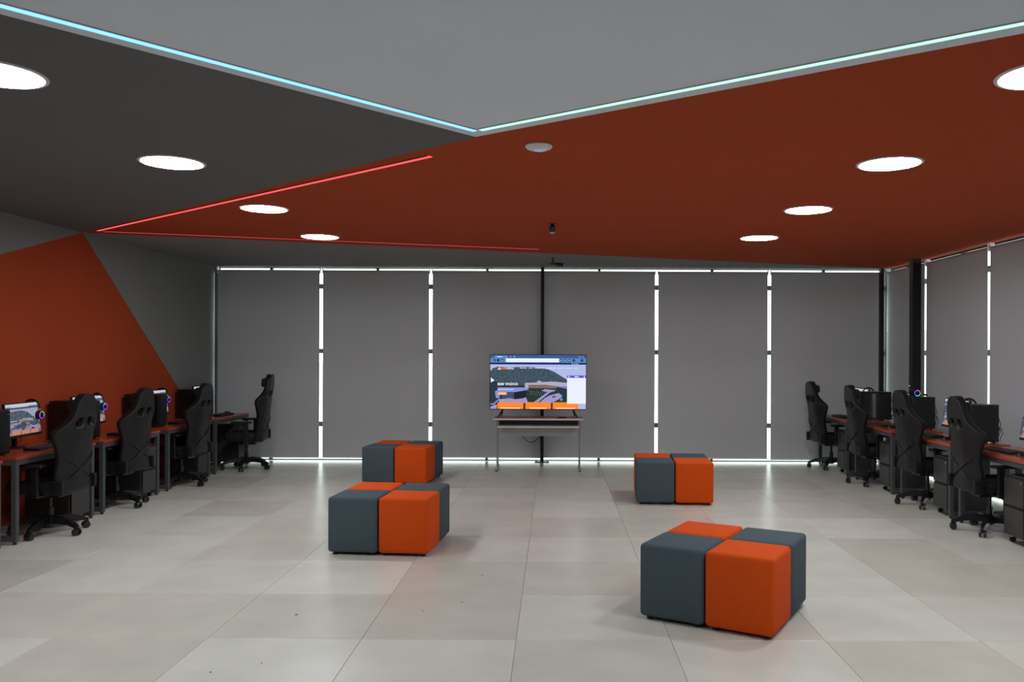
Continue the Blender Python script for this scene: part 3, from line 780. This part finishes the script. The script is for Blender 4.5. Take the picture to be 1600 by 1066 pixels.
# ------------------------------------------------------------------ the two rows of workstations
pd, pp_, pm, pk, pmo, pc = make_desk(), make_pedestal(), make_monitor(), make_keyboard(), make_mouse(), make_chair()
pt_l, pt_r = make_tower(False), make_tower(True)
ph1, ph2 = make_headset(RGB), make_headset(RGBV)
LX, RX = -4.925, 4.345
NUM = ['nearest','second','third','farthest']
def place(xc, yc, side, lx, ly):
    return (xc - ly, yc + lx) if side == 'left' else (xc + ly, yc - lx)
ws = [  # side, name, desk centre y, monitor (lx, ly, turn), tower (lx, ly), keyboard (lx, ly, turn), mouse (lx, ly), pedestal, headset
    ('left','nearest', 7.70, (0.10,0.085,4), (-0.50,0.096), (0.10,-0.11,4), (0.46,0.03), True, 'mon'),
    ('left','second', 9.07, (0.02,0.19,-3), (-0.42,0.096), (0.15,-0.11,3), (0.47,0.0), True, 'mon'),
    ('left','third', 10.50, (0.04,0.14,0), (-0.37,0.085), (0.18,-0.11,-3), (0.50,-0.02), True, 'mon'),
    ('left','farthest', 11.89, (0.12,0.18,0), (-0.36,0.085), (0.12,-0.12,0), (0.44,-0.05), True, 'mon'),
    ('right','farthest', 12.01, (-0.02,0.11,0), (0.40,0.15), (-0.12,-0.12,0), (0.22,-0.12), True, 'mon'),
    ('right','third', 10.48, (-0.16,0.14,0), (0.27,0.115), (-0.20,-0.12,4), (0.14,-0.12), True, 'tower'),
    ('right','second', 9.02, (-0.07,0.07,0), (0.36,0.06), (-0.30,-0.10,-4), (0.10,-0.10), True, 'mon'),
    ('right','nearest', 7.64, (0.05,0.09,-4), None, (-0.18,-0.10,5), (0.16,-0.10), True, None),
]
for side, nme, yc, mo, to, kb, mu, ped, hs in ws:
    xc = LX if side == 'left' else RX; rz = R(90) if side == 'left' else R(-90)
    row = '%s workstation of the %s row' % (nme, side)
    at = lambda lx, ly, z: place(xc, yc, side, lx, ly) + (z,)
    spawn(pd, (xc, yc, 0), rz, 'red topped computer desk with grey steel frame, '+row, 'desk', 'computer desks')
    zt = DH+0.0003
    spawn(pm, at(mo[0], mo[1], zt), rz+R(mo[2]), 'black monitor with lit web page, '+row, 'monitor', 'desk monitors')
    if to: spawn(pt_l if side == 'left' else pt_r, at(to[0], to[1], zt), rz, 'black computer tower on red desk, '+row, 'computer', 'computer towers')
    spawn(pk, at(kb[0], kb[1], zt), rz+R(kb[2]), 'black keyboard on red desk, '+row, 'keyboard', 'keyboards')
    spawn(pmo, at(mu[0], mu[1], zt), rz, 'black computer mouse on red desk, '+row, 'mouse', 'computer mice')
    if ped: spawn(pp_, at(DW/2-0.235, -0.075, 0), rz, 'dark grey drawer pedestal on casters, '+row, 'pedestal', 'drawer pedestals')
    if hs == 'mon':
        a = R(mo[2]); cxx = mo[0]+0.212*math.cos(a); cyy = mo[1]+0.045+0.212*math.sin(a)
        h = spawn(ph1 if nme.startswith('near') else ph2, at(cxx, cyy, zt+0.435), rz+R(mo[2]-95), 'black headset hung on the monitor, '+row, 'headset', 'gaming headsets')
    elif hs == 'tower':
        h = spawn(ph1, at(to[0], to[1]+0.135, zt+0.400+0.024), rz, 'black headset lying on the tower, '+row, 'headset', 'gaming headsets')
        h.rotation_euler = (R(-100), 0, R(-94))
spawn(pd, (LX, 6.30, 0), R(90), 'red topped computer desk cut off by the left picture edge', 'desk', 'computer desks')

ch = [('left','nearest',-4.62,7.58,0,0), ('left','second',-4.73,8.93,3,0), ('left','third',-4.68,10.37,2,0), ('left','farthest',-4.40,11.82,-8,0.03),
      ('right','farthest',4.08,12.14,4,0), ('right','third',4.13,10.65,-2,0), ('right','second',4.15,9.16,2,0), ('right','nearest',4.12,7.80,-2,0)]
for side, nme, x, y, a, dz in ch:
    rz = R(90-a) if side == 'left' else R(-90+a)
    c = spawn(pc, (x, y, 0), rz, 'black high back gaming chair, %s of the %s row' % (nme, side), 'chair', 'gaming chairs at the desks')
    c.scale = (1+dz, 1+dz, 1+2*dz)

# ------------------------------------------------------------------ leaf crumbs on the floor
LC = ['largest brown leaf crumb on the floor, left of centre', 'leaf crumb on the floor below the front left ottomans', 'leaf crumb on the floor right of the front left ottomans',
      'leaf crumb on the floor, second to the right of the largest', 'small leaf crumb near the bottom edge, right one of two', 'small leaf crumb near the bottom edge, left one of two']
for k, (x, y) in enumerate([(-1.63,5.24),(-0.84,5.33),(-0.53,6.18),(-0.61,5.52),(-1.56,4.42),(-1.78,4.29)]):
    s = 0.011 if k == 0 else 0.006
    o = MB().prism([(-s,0),(-s*0.3,-s*0.6),(s,-s*0.1),(s*0.4,s*0.5)],0.0002,0.003).build('leaf_crumb', M_leaf, loc=(x,y,0), rz=k*1.3)
    tag(o, LC[k], 'crumb', 'leaf crumbs on the floor')
